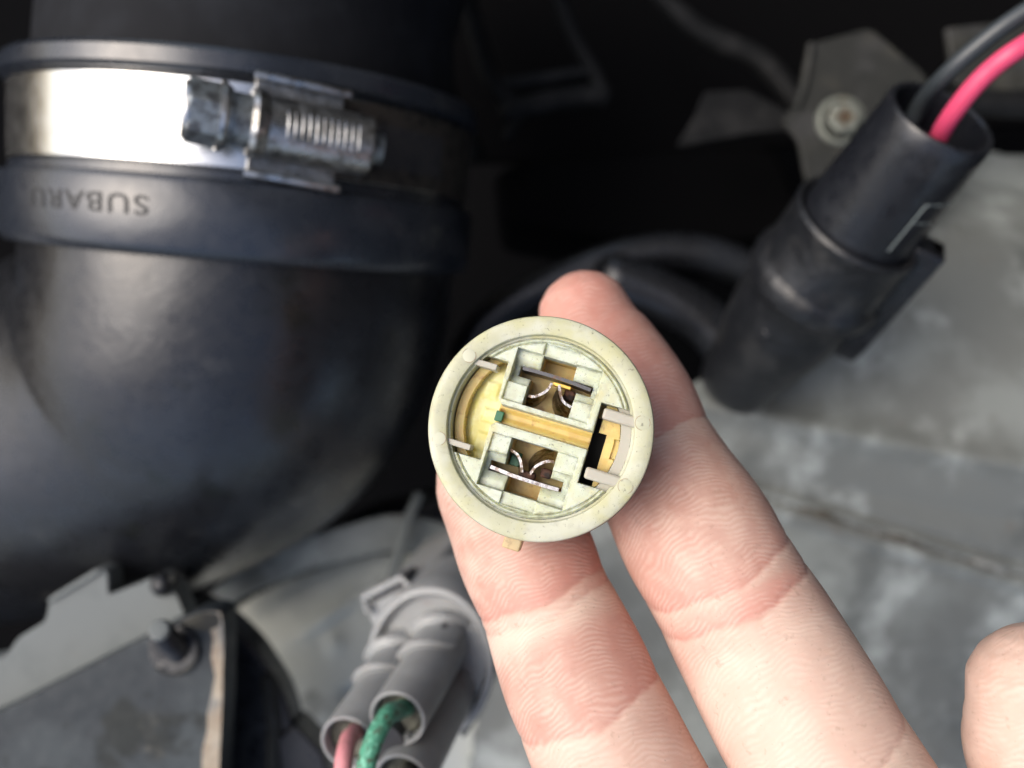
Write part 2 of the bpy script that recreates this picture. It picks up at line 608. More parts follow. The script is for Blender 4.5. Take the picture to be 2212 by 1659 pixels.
def ring_pt(th, r, t):
    """th degrees from the camera side towards the right"""
    a = th * D2R
    return HO + AX * t + r * (toCam * math.cos(a) + HF.x * math.sin(a))


hose = thing('intake_hose', 'thick black rubber air intake hose bending down to the left', 'hose', HO)
seg = 160
obj('upper_hose', lathe(HF, [(40, 32), (42.5, 33.2), (42.2, 39), (41.5, 48), (43.5, 56), (44, 75), (44, 120)], seg), M['matte'], hose)
obj('lip', lathe(HF, [(44, 28.6), (47.2, 29.4), (47.9, 30.0), (47.9, 32.6), (47.2, 33.4), (41, 33.8)], seg), M['collar'], hose)
obj('band_seat', lathe(HF, [(45.2, 13), (45.2, 32)], seg), M['collar'], hose)
collar = obj('collar', lathe(HF, [(44.2, -1.2), (46.8, -1.0), (47.6, -.2), (48.1, .8), (48.2, 11.2), (47.8, 12.0), (46.6, 12.3), (46.2, 12.5), (46.2, 13.7), (45, 13.9)], seg), M['collar'], hose)
# elbow
cpts = [(*(HO + AX * 2), 44.6), (*(HO - AX * 8), 45.0), (*(HO - AX * 18 + A(-3, 0, -2)), 45.5), (*(HO - AX * 28 + A(-12, 0, -7)), 45), (*(HO - AX * 37 + A(-29, 0, -12)), 44),
        (*(HO - AX * 44 + A(-56, 0, -18)), 43), (*(HO - AX * 49 + A(-88, 0, -22)), 43), (*(HO - AX * 53 + A(-125, 0, -26)), 43)]
cp = spline(cpts, 90)
obj('elbow', tube(cp[:, :3], cp[:, 3], 120, cap=False), M['rubber'], hose, sharp=0)
# moulded letters on the collar: they stand upside down in the photograph
tcu = bpy.data.curves.new('letters', 'FONT')
tcu.body = "SUBARU"
tcu.size = 4.6
tcu.extrude = .06
tcu.offset = .03
tcu.space_character = 1.15
to = bpy.data.objects.new('letters', tcu)
col.objects.link(to)
bpy.context.view_layer.update()
dg = bpy.context.evaluated_depsgraph_get()
tm = bpy.data.meshes.new_from_object(to.evaluated_get(dg))
tv = np.array([v.co[:] for v in tm.vertices])
tf = [tuple(p.vertices) for p in tm.polygons]
bpy.data.objects.remove(to); bpy.data.curves.remove(tcu); bpy.data.meshes.remove(tm)
wv = tv[:, 0].max()
th0, th1, tz = -32.5, -3.0, 8.6
sc_x = (th1 - th0) / wv
pv = []
for x, y, z in tv:
    pv.append(ring_pt(th1 - x * sc_x, 48.22 + z, tz - y * 1.0))
obj('letters', (pv, tf), M['print'], collar, smooth=False, origin=None)

# worm-drive clamp
clamp = thing('hose_clamp', 'bright steel worm drive clamp tightened round the intake hose', 'hose clamp', ring_pt(16, 46.5, 23))
CF = Fr(HO, AX, toCam)
BW0, BW1 = 14.2, 28.7
obj('band', lathe(CF, [(45.3, BW0 + .3), (46.0, BW0), (46.25, BW0 + .3), (46.3, BW0 + 1.2), (46.3, BW1 - 1.2), (46.25, BW1 - .3), (46.0, BW1), (45.3, BW1 - .3)], 220), M['steel'], clamp)
# outer overlap of the band running under the screw, slotted beyond it
obj('band_end', lathe(CF, [(46.35, BW0 + .5), (46.9, BW0 + .5), (46.9, BW1 - .5), (46.35, BW1 - .5)], 60, a0=6, a1=26), M['steel'], clamp)
M['tail'] = mat('grimy_band_steel', (.075, .065, .055), .5, .6, layers=[((.02, .02, .02), .4, 5, .45, .65, .8)])  # dark brown paints in the band's dark reflection on this side
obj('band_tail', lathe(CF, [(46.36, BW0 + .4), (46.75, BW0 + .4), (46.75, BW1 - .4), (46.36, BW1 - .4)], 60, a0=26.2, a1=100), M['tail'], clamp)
for k in range(13):
    th = 42 + k * 1.9
    fr = Fr(ring_pt(th, 46.75, (BW0 + BW1) / 2 - .2), ring_pt(th, 47, 0) - ring_pt(th, 46, 0), AX)
    obj('thread_slot', box(fr, -3.8, 3.8, -.42, .42, -.1, .07), M['darkgap'], clamp, smooth=False)
SC = ring_pt(21, 51.3, 21.2)
rad = nrm(ring_pt(23, 2, 0) - ring_pt(23, 1, 0))
tan = nrm(np.cross(AX, rad)) 
if tan[0] < 0:
    tan = -tan
tan = nrm(tan + AX * -.075)      # sits a little askew
WF = Fr(SC, tan, AX)             # x = up along hose axis, z = along the screw, y = ?
ysg = 1 if np.dot(WF.y, rad) > 0 else -1


def barrel(z0, z1, r, dx, w2, seg=18):
    """half round housing: arch of radius r over a foot of half width w2"""
    pts = []
    for a in np.linspace(0, math.pi, seg):
        pts.append((r * math.cos(a), ysg * (r * .86 * math.sin(a))))
    pts += [(-w2, -ysg * 4.2), (w2, -ysg * 4.2)]
    return prism(WF, pts, z0, z1)


obj('screw_housing', barrel(-3.2, 15.0, 5.0, 0, 5.3), M['zinc'], clamp, bevel=.5)
obj('housing_mouth', lathe(WF, [(3.0, -5.2), (5.3, -5.0), (5.75, -4.2), (5.6, -3.0), (5.0, -2.2), (3, -2.0)], 40), M['zinc'], clamp)
obj('screw_thread', lathe(WF, [(0, -9.6), (4.6, -9.6), (4.9, -9.2), (4.9, -8.0), (4.3, -7.8), (4.3, -5), (3, 10), (3, 15), (2.6, 17), (0, 17.6)], 36), M['darksteel'], clamp)
hexp = [(5.2 * math.cos(a), 5.2 * math.sin(a)) for a in np.radians(np.arange(0, 360, 60) + 12)]
head = obj('screw_head', prism(WF, hexp, -14.6, -9.0), M['darksteel'], clamp, smooth=False, bevel=.5)
obj('head_rim', lathe(WF, [(3.4, -14.9), (4.3, -15.1), (4.6, -14.6), (4.6, -14.2), (3.6, -13.9)], 36), M['zinc'], clamp)
obj('head_flange', lathe(WF, [(4.2, -9.9), (5.5, -9.8), (5.6, -9.0), (5.2, -8.5), (4, -8.4)], 36), M['zinc'], clamp)
for k in range(11):              # worm turns showing through the housing
    z = .5 + k * 1.15
    fr = Fr(SC, tan, AX)
    a = np.radians(np.linspace(60, 108, 7)) * ysg
    pth = [WF((5.1 * math.cos(b), 5.1 * .87 * math.sin(b), z + .2 * i / 7))[0] for i, b in enumerate(a)]
    obj('worm_ridge', tube(pth, .17, 6, dome=True), M['zinc'], clamp)
for sx in (1, -1):               # folded ears of the saddle above and below
    pth = [WF((sx * 7.9, -ysg * 2.2, z))[0] - rad * (.035 * (z - 5) ** 2 * .3) for z in np.linspace(-4.5, 11, 12)]
    obj('saddle_ear', tube(pth, 1.15, sect=[(-.45, -1.0), (.45, -1.0), (.55, .9), (.1, 1.15), (-.45, .9)]), M['zinc'], clamp)
    obj('saddle_foot', box(WF, min(sx * 4.5, sx * 8), max(sx * 4.5, sx * 8), min(-ysg * 4.6, -ysg * 3.9), max(-ysg * 4.6, -ysg * 3.9), -4.2, 10.5), M['zinc'], clamp, bevel=.2)

# ------------------------------------------------------------------ the black round plug, upper right
O1, O2 = P(2037, 250, -50), P(1575, 845, -108)
ax = nrm(O2 - O1)
BF = Fr(O1, ax, np.cross(ax, (0, 0, 1)))
L = np.linalg.norm(O2 - O1)
plug = thing('black_plug', 'black round two part wire plug with scratched sides hanging at the upper right', 'electrical connector', O1)
obj('tube', lathe(BF, [(8.3, 22), (8.3, 2), (8.4, .4), (8.8, 0), (9.4, .1), (9.7, .6), (9.8, 3), (11.3, 26), (11.3, 28)], 90), M['blackplast'], plug)
obj('inner_seal', lathe(BF, [(8.4, 17), (5, 18), (0, 18)], 40), M['deepblack'], plug)
sl = obj('sleeve', lathe(BF, [(11.3, 30), (11.45, 24.6), (11.8, 23.8), (12.5, 23.6), (12.95, 24.2), (12.9, 25.4), (12.7, 26.2), (12.9, 36), (13.1, 36.4), (13.9, 37.4), (14.1, 38.8), (13.9, 41), (12.7, 42.2), (12.2, 43), (12.4, 47), (12.1, 52), (11.2, 58), (10.2, 63), (9.4, 68), (9.0, 72), (8.2, 75), (5.5, 77.5), (0, 78)], 90), M['dirtyblack'], plug)
M_wet = M['blackplast']
# flap with the key slot on the far right side of the sleeve
n1 = nrm(np.cross(ax, (0, 0, 1)))
if n1[0] < 0:
    n1 = -n1
KF = Fr(O1, n1, ax)               # x = along, z = outwards to the right
obj('key_housing', prism(KF, [(21.5, -4.2), (21.5, 1.5), (48, 3), (52, 1), (52, -4), (48, -5)], 10.0, 16.0), M['blackplast'], plug, bevel=.8)
obj('key_slot', box(KF, 21.3, 23, -2.9, .2, 13.4, 15.2), M['deepblack'], plug, smooth=False)
fr = Fr(O1, ax, n1)


def on_tube(sv, ang, dr):
    r = 9.8 + (sv - 3) * .0652 + dr
    a = ang * D2R
    up = np.cross(n1, ax); up = up if up[2] > 0 else -up
    return O1 + ax * sv + r * (up * math.cos(a) + n1 * math.sin(a))


mk = [on_tube(21, 22, 0), on_tube(11, 25, 0), on_tube(10.6, 26, 0), on_tube(10.5, 40, 0), on_tube(10.5, 58, 0)]
obj('moulded_line', tube(mk, .17, 6), M['linegrey'], plug, label='thin scuffed moulding line')
mk = [on_tube(14.5, 26, 0), on_tube(14.5, 36, 0), on_tube(14.5, 48, 0)]
obj('moulded_line', tube(mk, .12, 6), M['linegrey'], plug, label='thin scuffed moulding line')
# lower cross clip and knob
q0, q1, q2 = P(1650, 722, -79), P(1720, 700, -78), P(1850, 688, -82)
obj('clip_bar', tube(spline([q0, q1, q2], 20), 1.0, sect=rpoly([(-1, -.5), (1, -.5), (1, .5), (-1, .5)], .3)), M['dirtyblack'], plug)

wp = spline([(*(O1 + ax * 16 + n1 * -1.5), 0), (*P(1976, 245, -56), 0), (*P(2040, 165, -46), 0), (*P(2130, 85, -41), 0), (*P(2230, 15, -38), 0), (*P(2400, -90, -34), 0)], 50)[:, :3]
tag(obj('wire', tube(wp, 1.45, 20), M['blackwire'], origin=O1), 'glossy black wire leaving the mouth of the black plug', 'wire')
wp = spline([(*(O1 + ax * 14 + n1 * 4.4), 0), (*P(2024, 305, -50), 0), (*P(2062, 240, -43), 0), (*P(2130, 160, -38), 0), (*P(2225, 90, -35), 0), (*P(2420, -20, -38), 0)], 50)[:, :3]
tag(obj('wire', tube(wp, 1.55, 20), M['hotpink'], origin=O1 + A(2, 0, 0)), 'clean bright pink wire curving out of the black plug', 'wire')

# ------------------------------------------------------------------ bracket with the round bolt behind the black plug
ZB = -122.0
I = Fr(A(0, 0, ZB), (0, 0, 1), (1, 0, 0))
bp = pxy([(1700, 250), (1722, 218), (1748, 95), (1880, 60), (2000, 160), (2040, 300), (2000, 480), (1860, 520), (1742, 392), (1725, 300), (1692, 264)], ZB)
brk = thing('bracket', 'grey metal bracket plate with a jagged dark edge at the upper right', 'bracket', P(1800, 260, ZB))
obj('plate', prism(I, rpoly(bp, 2), -2, 0), M['bracket'], brk, bevel=.5)
obj('fold', tube(spline([P(1720, 232, ZB + .5), P(1738, 180, ZB + .5), P(1752, 95, ZB + .5)], 16), 1.0, 8), M['bracket'], brk)
lobe = pxy([(1470, 300), (1520, 215), (1535, 172), (1630, 168), (1735, 225), (1735, 262), (1640, 268)], ZB - 9)
obj('side_lobe', prism(Fr(A(0, 0, ZB - 9), (.0, .1, 1), (1, 0, 0)), rpoly(lobe, 1.5), -2, 0), M['darkpart'], brk, bevel=.5)
bolt = thing('bolt', 'round headed plated bolt with rusty centre in the bracket', 'bolt', P(1815, 262, ZB))
bf = Fr(P(1815, 262, ZB + .1), (-.12, -.05, 1), (1, 0, 0))
obj('washer', lathe(bf, [(0, 0), (6.0, 0), (6.1, .8), (5.6, 1.3), (4.9, 1.4), (4.6, 1.2)], 40), M['bolt'], bolt)
hx = [(4.3 * math.cos(a), 4.3 * math.sin(a)) for a in np.radians(np.arange(0, 360, 60) + 10)]
hd = obj('bolt_head', prism(bf, hx, 1.0, 4.6), M['bolt'], bolt, smooth=False, bevel=.7)
obj('head_recess', join(box(bf, -2.2, 2.2, -.7, .7, 4.5, 4.75), box(bf, -.7, .7, -2.2, 2.2, 4.5, 4.76)), M['rust'], bolt, smooth=False)

# far corner panel and dark rail, extreme upper right
cpn = pxy([(2045, 60), (2230, 40), (2600, 20), (2600, 215), (2230, 190), (2110, 205), (2060, 175)], -125)
tag(obj('corner_panel', prism(Fr(A(0, 0, -125), (0, 0, 1), (1, 0, 0)), cpn, -2, 0), M['bracket'], bevel=.5), 'small grey panel in the top right corner behind the wires', 'body panel')
tag(obj('rail', tube([P(2050, 218, -116), P(2230, 228, -116), P(2600, 250, -116)], 3.2, 12), M['darkpart']), 'black rubber strip along the top of the grey panel', 'seal strip')

# ------------------------------------------------------------------ dark mouldings in the middle of the bay
ZD = -150.0
gd = thing('cable_guide', 'dark moulded frame with a four sided opening above the fingertip', 'cable guide', P(1180, 150, ZD))


def bar(pts, r, name='bar', m='darkpart', par=None, z=ZD, seg=12):
    return obj(name, tube(spline([P(x, y, z + (q[0] if q else 0)) for x, y, *q in pts], 30), r, seg, dome=True), M[m], par)


bar([(1000, -30), (1030, 80), (1062, 175), (1120, 238)], 3.0, par=gd)
bar([(1200, -20), (1240, 80), (1285, 160), (1300, 215)], 2.4, par=gd)
bar([(1075, 185), (1170, 172), (1285, 152)], 2.0, 'cross_bar', par=gd)
bar([(1100, 242), (1200, 218), (1300, 205)], 3.2, 'cross_bar', par=gd)
bar([(1130, 240), (1100, 290)], 1.8, 'foot', par=gd)
tag(bar([(1010, 760), (1060, 690), (1180, 620), (1350, 555), (1500, 545), (1640, 590)], 5.0, 'coolant_hose', 'rubber', z=-140, seg=24), 'thin black hose arching behind the fingertip', 'hose')
tag(bar([(1330, 600), (1430, 640), (1530, 700), (1600, 790)], 6.5, 'coolant_hose', 'rubber', z=-132, seg=24), 'short black hose running under the black plug', 'hose')
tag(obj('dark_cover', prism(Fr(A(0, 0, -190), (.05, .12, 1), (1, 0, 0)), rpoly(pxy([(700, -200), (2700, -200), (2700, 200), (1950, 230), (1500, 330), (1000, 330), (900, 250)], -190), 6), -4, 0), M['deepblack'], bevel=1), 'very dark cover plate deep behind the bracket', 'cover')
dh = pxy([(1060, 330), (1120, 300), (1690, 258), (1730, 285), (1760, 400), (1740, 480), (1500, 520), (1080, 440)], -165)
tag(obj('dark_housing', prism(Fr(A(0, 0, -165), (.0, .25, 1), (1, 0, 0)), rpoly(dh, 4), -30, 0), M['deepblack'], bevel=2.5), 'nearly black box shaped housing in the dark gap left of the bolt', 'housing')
tag(bar([(880, -40), (930, 60), (960, 200), (1020, 330)], 4.0, 'thin_pipe', 'darkpart', z=-175, seg=20), 'faint dark pipe running down behind the hose clamp', 'pipe')
tag(bar([(1380, -60), (1500, 60), (1640, 130), (1720, 215)], 3.4, 'wiring_loom', 'darkpart', z=-160, seg=20), 'faint taped wiring loom slanting down to the bracket', 'wiring loom')
tag(obj('support_rod', tube([P(905, 1070, -118), P(878, 1130, -114), P(840, 1275, -112)], 1.3, 10), M['tabgrey']), 'thin dull rod standing beside the grey plug', 'rod')
tag(obj('lower_hose', tube(spline([P(1010, 1090, -150), P(900, 1110, -146), P(800, 1140, -146), P(700, 1200, -150)], 30), 6, 20), M['rubber']), 'dirty black hose lying above the pale panel', 'hose')

# ------------------------------------------------------------------ bottom left: pale tab, dark plate with stud, black block
ZT = -76.0
TF = Fr(A(0, 0, ZT), (0, 0, 1), (1, 0, 0))
tabp = pxy([(-200, 1700), (-200, 1460), (12, 1420), (38, 1378), (98, 1342), (110, 1288), (212, 1226), (232, 1234), (234, 1285), (300, 1262), (338, 1244), (372, 1262), (400, 1330), (420, 1500), (300, 1700)], ZT)
tab = thing('grey_cover', 'pale grey plastic cover with a notched upper edge', 'cover', P(200, 1380, ZT))
obj('cover_plate', prism(TF, rpoly(tabp, [0, 0, 1, 1.5, 1, .8, 1.2, .8, .4, 1, 1, 2, 0, 0, 0]), -7, 0), M['tabgrey'], tab, bevel=.5)
obj('ledge', tube([P(110, 1296, ZT + .4), P(212, 1236, ZT + .4)], .5, 8, dome=True), M['tabgrey'], tab)
obj('round_boss', tube([P(352, 1262, ZT - 8), P(352, 1262, ZT + .8)], 2.4, 20, dome=True), M['dirtyblack'], tab)
obj('small_pin', tube([P(372, 1258, ZT - 3), P(374, 1250, ZT + 1)], 1.0, 14, dome=True), M['bracket'], tab)

ZM = -66.0
MF = Fr(A(0, 0, ZM), (0, 0, 1), (1, 0, 0))
mp_ = pxy([(-200, 1630), (0, 1538), (110, 1482), (300, 1385), (360, 1352), (432, 1318), (482, 1318), (484, 1380), (482, 1500), (474, 1659), (470, 2000), (-200, 2000)], ZM)
plate = thing('mounting_plate', 'dark blue grey metal plate with rounded corner and worn cream edge', 'plate', P(250, 1550, ZM))
obj('plate_body', prism(MF, rpoly(mp_, [0, 1, 1, 1, 1, 1.5, 3.6, 2, 1, 1, 0, 0]), -8, 0), M['plate'], plate, bevel=.35)
# worn strip of bare edge down the right side, proud of the paint
ed = []
yy = [1322, 1345, 1380, 1420, 1460, 1500, 1540, 1580, 1620, 1665, 1760]
xl = [440, 452, 462, 458, 463, 456, 448, 446, 440, 436, 430]
xr = [476, 481.5, 483, 482.5, 481, 480.5, 479, 477, 475, 473, 471]
pl_ = [(a, b) for a, b in zip(xr, yy)] + [(a, b) for a, b in zip(xl[::-1], yy[::-1])]
pts = pxy(pl_, ZM)
pts = [p if i < len(xr) else (p[0] + rng.normal() * .16, p[1]) for i, p in enumerate(pts)]
obj('worn_edge', prism(MF, pts, 0.004, .05), M['wornedge'], plate, smooth=False, label='worn bare cream strip down the right edge')
obj('worn_corner', prism(MF, rpoly(pxy([(385, 1345), (432, 1322), (474, 1324), (478, 1352), (440, 1366), (412, 1352)], ZM), 1), .004, .055), M['bracket'], plate, smooth=False)
stud = thing('stud', 'short threaded stud with washer standing in the mounting plate', 'stud', P(375, 1415, ZM))
sb, st_ = P(385, 1408, ZM), P(345, 1362, ZM + 11)
SF = Fr(sb, st_ - sb, (1, 0, 0))
Ls = np.linalg.norm(st_ - sb)
prof = []
for k in range(22):
    z = Ls * k / 22
    prof += [(2.15, z), (1.9, z + Ls / 44)]
prof += [(1.9, Ls - .3), (1.5, Ls), (0, Ls)]
obj('threaded_shaft', lathe(SF, prof, 24), M['dirtyblack'], stud)
obj('tip', lathe(SF, [(1.75, Ls - .3), (1.8, Ls + .3), (1.4, Ls + .7), (0, Ls + .8)], 24), M['tabgrey'], stud)
wf = Fr(P(378, 1400, ZM + .1), (0, 0, 1), (1, 0, 0))
obj('washer', lathe(wf, [(2.2, 0), (4.4, 0), (4.7, .5), (4.4, .95), (3.7, 1.0), (2.2, .8)], 40), M['dirtyblack'], stud)
obj('washer_rim', lathe(wf, [(4.45, .3), (4.85, .4), (4.9, .9), (4.5, 1.15), (4.2, .9)], 40, a0=225, a1=352), M['bracket'], stud)

ZK = -88.0
bk = pxy([(380, 1280), (484, 1335), (552, 1400), (612, 1495), (632, 1560), (655, 1660), (700, 2000), (380, 2000)], ZK)
blk = thing('black_block', 'black plastic block with a ridge beside the mounting plate', 'housing', P(560, 1560, ZK))
obj('block_body', prism(Fr(A(0, 0, ZK), (0, 0, 1), (1, 0, 0)), rpoly(bk, 3), -9, 0), M['blackplast'], blk, bevel=1.2)
obj('ridge', tube([P(580, 1470, ZK + .3), P(592, 1560, ZK + .3), P(592, 1750, ZK + .3)], 1.6, 10, dome=True), M['bracket'], blk)
obj('side_clip', prism(Fr(A(0, 0, ZK), (0, 0, 1), (1, 0, 0)), pxy([(600, 1590), (640, 1560), (700, 1620), (720, 1700), (620, 1750)], ZK), -8, 1.5), M['blackplast'], blk, bevel=.6)

# ------------------------------------------------------------------ grey three way plug, bottom centre
gp = thing('grey_plug', 'grey three way wire plug with domed locks at the bottom of the picture', 'electrical connector', P(850, 1560, -37))
g0, g1 = P(825, 1600, -37), P(948, 1402, -66)
gax = nrm(g1 - g0)
GL = np.linalg.norm(g1 - g0)
tops = {'green': P(858, 1553, -37), 'pink': P(751, 1606, -38.5), 'dark': P(868, 1688, -36)}
RT = 4.45
cdir = {}
for k, q in tops.items():
    fr = Fr(q, gax, (1, 0, 0))
    obj('wire_tube', lathe(fr, [(3.85, 9), (3.85, .5), (3.95, .05), (4.25, -.08), (RT, .1), (RT + .05, .6), (RT + .15, GL + 6)], 56), M['greyplast'], gp)
    obj('wire_seal', lathe(fr, [(3.87, 2.2), (3.0, 1.9), (1.7, 2.6), (0, 2.6)], 36), M['sealgunge'], gp)
# webs between the tubes
for a_, b_ in (('green', 'pink'), ('green', 'dark'), ('pink', 'dark')):
    p_, q_ = tops[a_], tops[b_]
    mid = (p_ + q_) / 2
    dirv = nrm(q_ - p_)
    fr = Fr(mid, gax, dirv)
    obj('web', box(fr, -1.3, 1.3, -1.0, 1.0, 1.6, GL + 4), M['greyplast'], gp, bevel=.3)
fr = Fr(sum(tops.values()) / 3, gax, (1, 0, 0))
obj('core', lathe(fr, [(0, 1), (3.2, 1), (3.2, GL)], 24), M['darkgap'], gp)
# bell-shaped skirt
GF = Fr(P(930, 1432, -62), gax, nrm(tops['green'] - tops['pink']))
v, f = lathe(GF, [(9.2, 10), (9.6, 3.5), (10.3, -.9), (10.9, -1.5), (11.6, -1.3), (11.9, 0), (11.4, 6), (10.9, 14), (10.3, 20)], 90)
# stretch into an oval along the image's vertical
cc = GF.o
d_ = nrm(A(-.25, -1, 0) - gax * np.dot(A(-.25, -1, 0), gax))
k_ = (v - cc) @ d_
v = v + np.outer(k_ * .30, d_)
obj('skirt', (v, f), M['greyplast'], gp)
v, f = lathe(GF, [(0, .6), (9.9, .6)], 60)
k_ = (v - cc) @ d_
obj('skirt_web', (v + np.outer(k_ * .30, d_), f), M['greyplast'], gp)
# domed half sleeves (locks) on the two upper tubes
upn = nrm(A(-.45, .75, .55))
upn = nrm(upn - gax * np.dot(upn, gax))
for k in ('green', 'pink'):
    for z0, z1, r in ((GL * .46, GL * .78, RT + .95), (GL * .72, GL + 5, RT + 2.0)):
        fr = Fr(tops[k], gax, upn)
        ang = np.linspace(-72, 72, 31)
        n_ = len(ang)
        rows = []
        prof = [(RT - .3, z0 + .3), (r - .35, z0), (r - .05, z0 + .35), (r, z0 + .9), (r, z1)]
        for rr, zz in prof:
            for a in ang:
                e = (abs(a) / 72) ** 2.4
                rows.append((rr * math.cos(a * D2R), rr * math.sin(a * D2R), zz + e * 3.4 * (1 if zz < z1 else 0)))
        vv = fr(rows)
        ff = [(i * n_ + j, i * n_ + j + 1, (i + 1) * n_ + j + 1, (i + 1) * n_ + j) for i in range(len(prof) - 1) for j in range(n_ - 1)]
        o = obj('lock_dome', (vv, ff), M['greyplast'], gp, sharp=60)
        lipp = fr([((r + .05) * math.cos(a * D2R), (r + .05) * math.sin(a * D2R), z0 + .55 + (abs(a) / 72) ** 2.4 * 3.4) for a in ang])
        obj('dome_lip', tube(lipp, .42, 8, dome=True), M['greyplast'], gp)
    # dark slot beside each dome
    fr = Fr(tops[k] + gax * GL * .66, gax, upn)
    q = (RT + .2) * A(math.cos(50 * D2R), math.sin(50 * D2R) , 0)
    sgn = 1 if np.dot(fr.y, A(1, 0, 0)) > 0 else -1
    b0 = fr.o + (RT + .15) * (fr.x * math.cos(.62) + fr.y * sgn * math.sin(.62))
    obj('lock_slot', tube([b0 + gax * 1, b0 + gax * 5, b0 + gax * 9 + upn * .5], .95, 8, dome=True), M['darkgap'], gp)
# body behind the skirt with its latch window
b1 = P(905, 1290, -80)
LF = Fr(b1, gax, A(1, .55, 0))
up2 = LF.y if LF.y[1] > 0 else -LF.y
sy = 1 if LF.y[1] > 0 else -1
bb = obj('plug_body', prism(LF, rpoly([(-6.0, -11), (6.5, -11), (8.5, 0), (7.5, 5.2), (-5.5, 5.2), (-7, 2)], 1.5) * [1, sy], -9, 26), M['greyplast'], gp, bevel=.5)
obj('latch_bridge', tube([LF((-5.2, sy * 4.2, -10.4))[0], LF((-5.0, sy * 6.9, -10.0))[0], LF((4.0, sy * 7.2, -10.0))[0], LF((5.0, sy * 4.6, -10.4))[0]], .75, 10, dome=True), M['greyplast'], gp)
obj('latch_window', box(LF, -4.2, 3.6, min(sy * 5.25, sy * 6.5), max(sy * 5.25, sy * 6.5), -9.6, -2), M['darkgap'], gp, smooth=False)
tag(obj('clip_tail', prism(Fr(A(0, 0, -84), (0, 0, 1), (1, 0, 0)), rpoly(pxy([(1030, 1340), (1062, 1380), (1072, 1460), (1045, 1530), (1000, 1600), (985, 1560), (1000, 1450)], -84), 1.2), -8, 0), M['blackplast'], bevel=.5), 'black clip showing behind the grey plug next to the finger', 'clip')

wg = spline([tops['green'] + gax * 3.5 + A(.4, 0, 0), P(857, 1536, -35), P(838, 1545, -30.5), P(812, 1590, -27), P(792, 1650, -25), P(780, 1740, -24)], 50)
tag(obj('wire', tube(wg, 1.4, 20), M['greenwire'], origin=tops['green']), 'corroded green wire coming out of the grey plug', 'wire')
wg = spline([tops['pink'] + gax * 3.5, P(761, 1588, -36), P(752, 1600, -33), P(742, 1650, -29), P(734, 1760, -27)], 50)
tag(obj('wire', tube(wg, 1.3, 20), M['pinkwire'], origin=tops['pink']), 'faded pink wire left of the green wire in the grey plug', 'wire')
wg = spline([tops['dark'] + gax * 3.5, P(880, 1680, -34), P(890, 1720, -30), P(895, 1820, -28)], 40)
tag(obj('wire', tube(wg, 1.3, 20), M['sealgunge'], origin=tops['dark']), 'dirty brown wire in the lowest hole of the grey plug', 'wire')

# ------------------------------------------------------------------ the round plug held in the fingers
C0 = P(1166, 924, 0)
wn = nrm((-.10, .105, 1))
ang = -17 * D2R
PF = Fr(C0, wn, (math.cos(ang), math.sin(ang), 0))
sock = thing('round_socket', 'round cream plastic two terminal plug end held on the fingertips', 'electrical connector', C0)
obj('outer_ring', lathe(PF, [(10.06, -7), (10.06, -.42), (10.1, -.38), (10.28, -.38), (10.32, -.34), (10.34, .22), (10.42, .36), (10.62, .44), (11.6, .48), (12.15, .45), (12.38, .32), (12.5, .05), (12.52, -.4), (12.5, -1.7), (12.2, -1.9), (12.15, -2.0)], 220), M['cream'], sock)
obj('body', lathe(PF, [(12.15, -1.9), (12.1, -7.4), (11.6, -8.3), (8.6, -8.8), (7.6, -9.4), (7.4, -20), (6.8, -20.6), (0, -20.8)], 120), M['bodytan'], sock)
obj('seal_ring', lathe(PF, [(12.1, -1.8), (12.55, -1.9), (12.65, -2.3), (12.5, -2.8), (12.1, -2.9)], 120), M['void'], sock)  # black ring painting the shadow line under the rim
obj('key_lug', box(PF, -.45, 1.6, -13.95, -12.0, -5.2, -2.4), M['key'], sock, bevel=.2)


def sbox(U, V, u0, u1, v0, v1):
    cu, cv, hu, hv = (u0 + u1) / 2, (v0 + v1) / 2, (u1 - u0) / 2, (v1 - v0) / 2
    qx, qy = np.abs(U - cu) - hu, np.abs(V - cv) - hv
    return np.hypot(np.maximum(qx, 0), np.maximum(qy, 0)) + np.minimum(np.maximum(qx, qy), 0)


def put(h, sdf, level, soft=.055):
    k = 1 - ss(-soft, soft, sdf)
    return h * (1 - k) + level * k


st = .075
us = np.arange(-10.2, 10.2 + st, st)
U, V = np.meshgrid(us, us)
R = np.hypot(U, V)
h = np.zeros_like(U)
h += .16 * np.exp(-((R - 9.72) / .09) ** 2) - .28 * np.exp(-((R - 9.50) / .07) ** 2)     # lip and fine groove
h = put(h, 9.9 - R, -.35, .1)
for s_ in (1, -1):
    u_, v_ = U * s_, V * s_
    k = 1 - ss(-.05, .05, sbox(u_, v_, -4.9, 4.85, 4.05, 7.9))
    lev = -1.0 - .35 * ss(1.9, 3.2, np.abs(u_)) * 0 - .9 * (1 - ss(0, 1.6, np.abs(v_ - 5.6) + .25 * np.abs(u_) * 0))
    h = h * (1 - k) + lev * k
    h = put(h, sbox(u_, v_, -5.0, -2.6, 1.95, 4.05), -.40)
    h = put(h, sbox(u_, v_, 2.6, 4.8, 1.95, 3.95), -.32)
    h = put(h, sbox(u_, v_, -2.0, 1.9, 7.8, 9.25), -.42)
    h = put(h, sbox(u_, v_, -2.62, 2.62, 1.95, 5.3), -6.2)
    h = put(h, sbox(u_, v_, -4.15, 4.25, 5.0, 6.1), -6.2)
    h = put(h, sbox(u_, v_, -1.9, 1.9, 5.5, 7.8), -6.2)
ch = sbox(U, V, -5.6, 5.9, -.70, 1.22)
h = put(h, ch, -6.2, .09)
lw = np.maximum.reduce([U + 5.45 + .02 * V, V - 6.0, -5.25 - V])
h = put(h, lw, -6.2)
rw = np.maximum.reduce([5.75 - U, V - 4.6, -4.5 - V])
h = put(h, rw, -6.2)
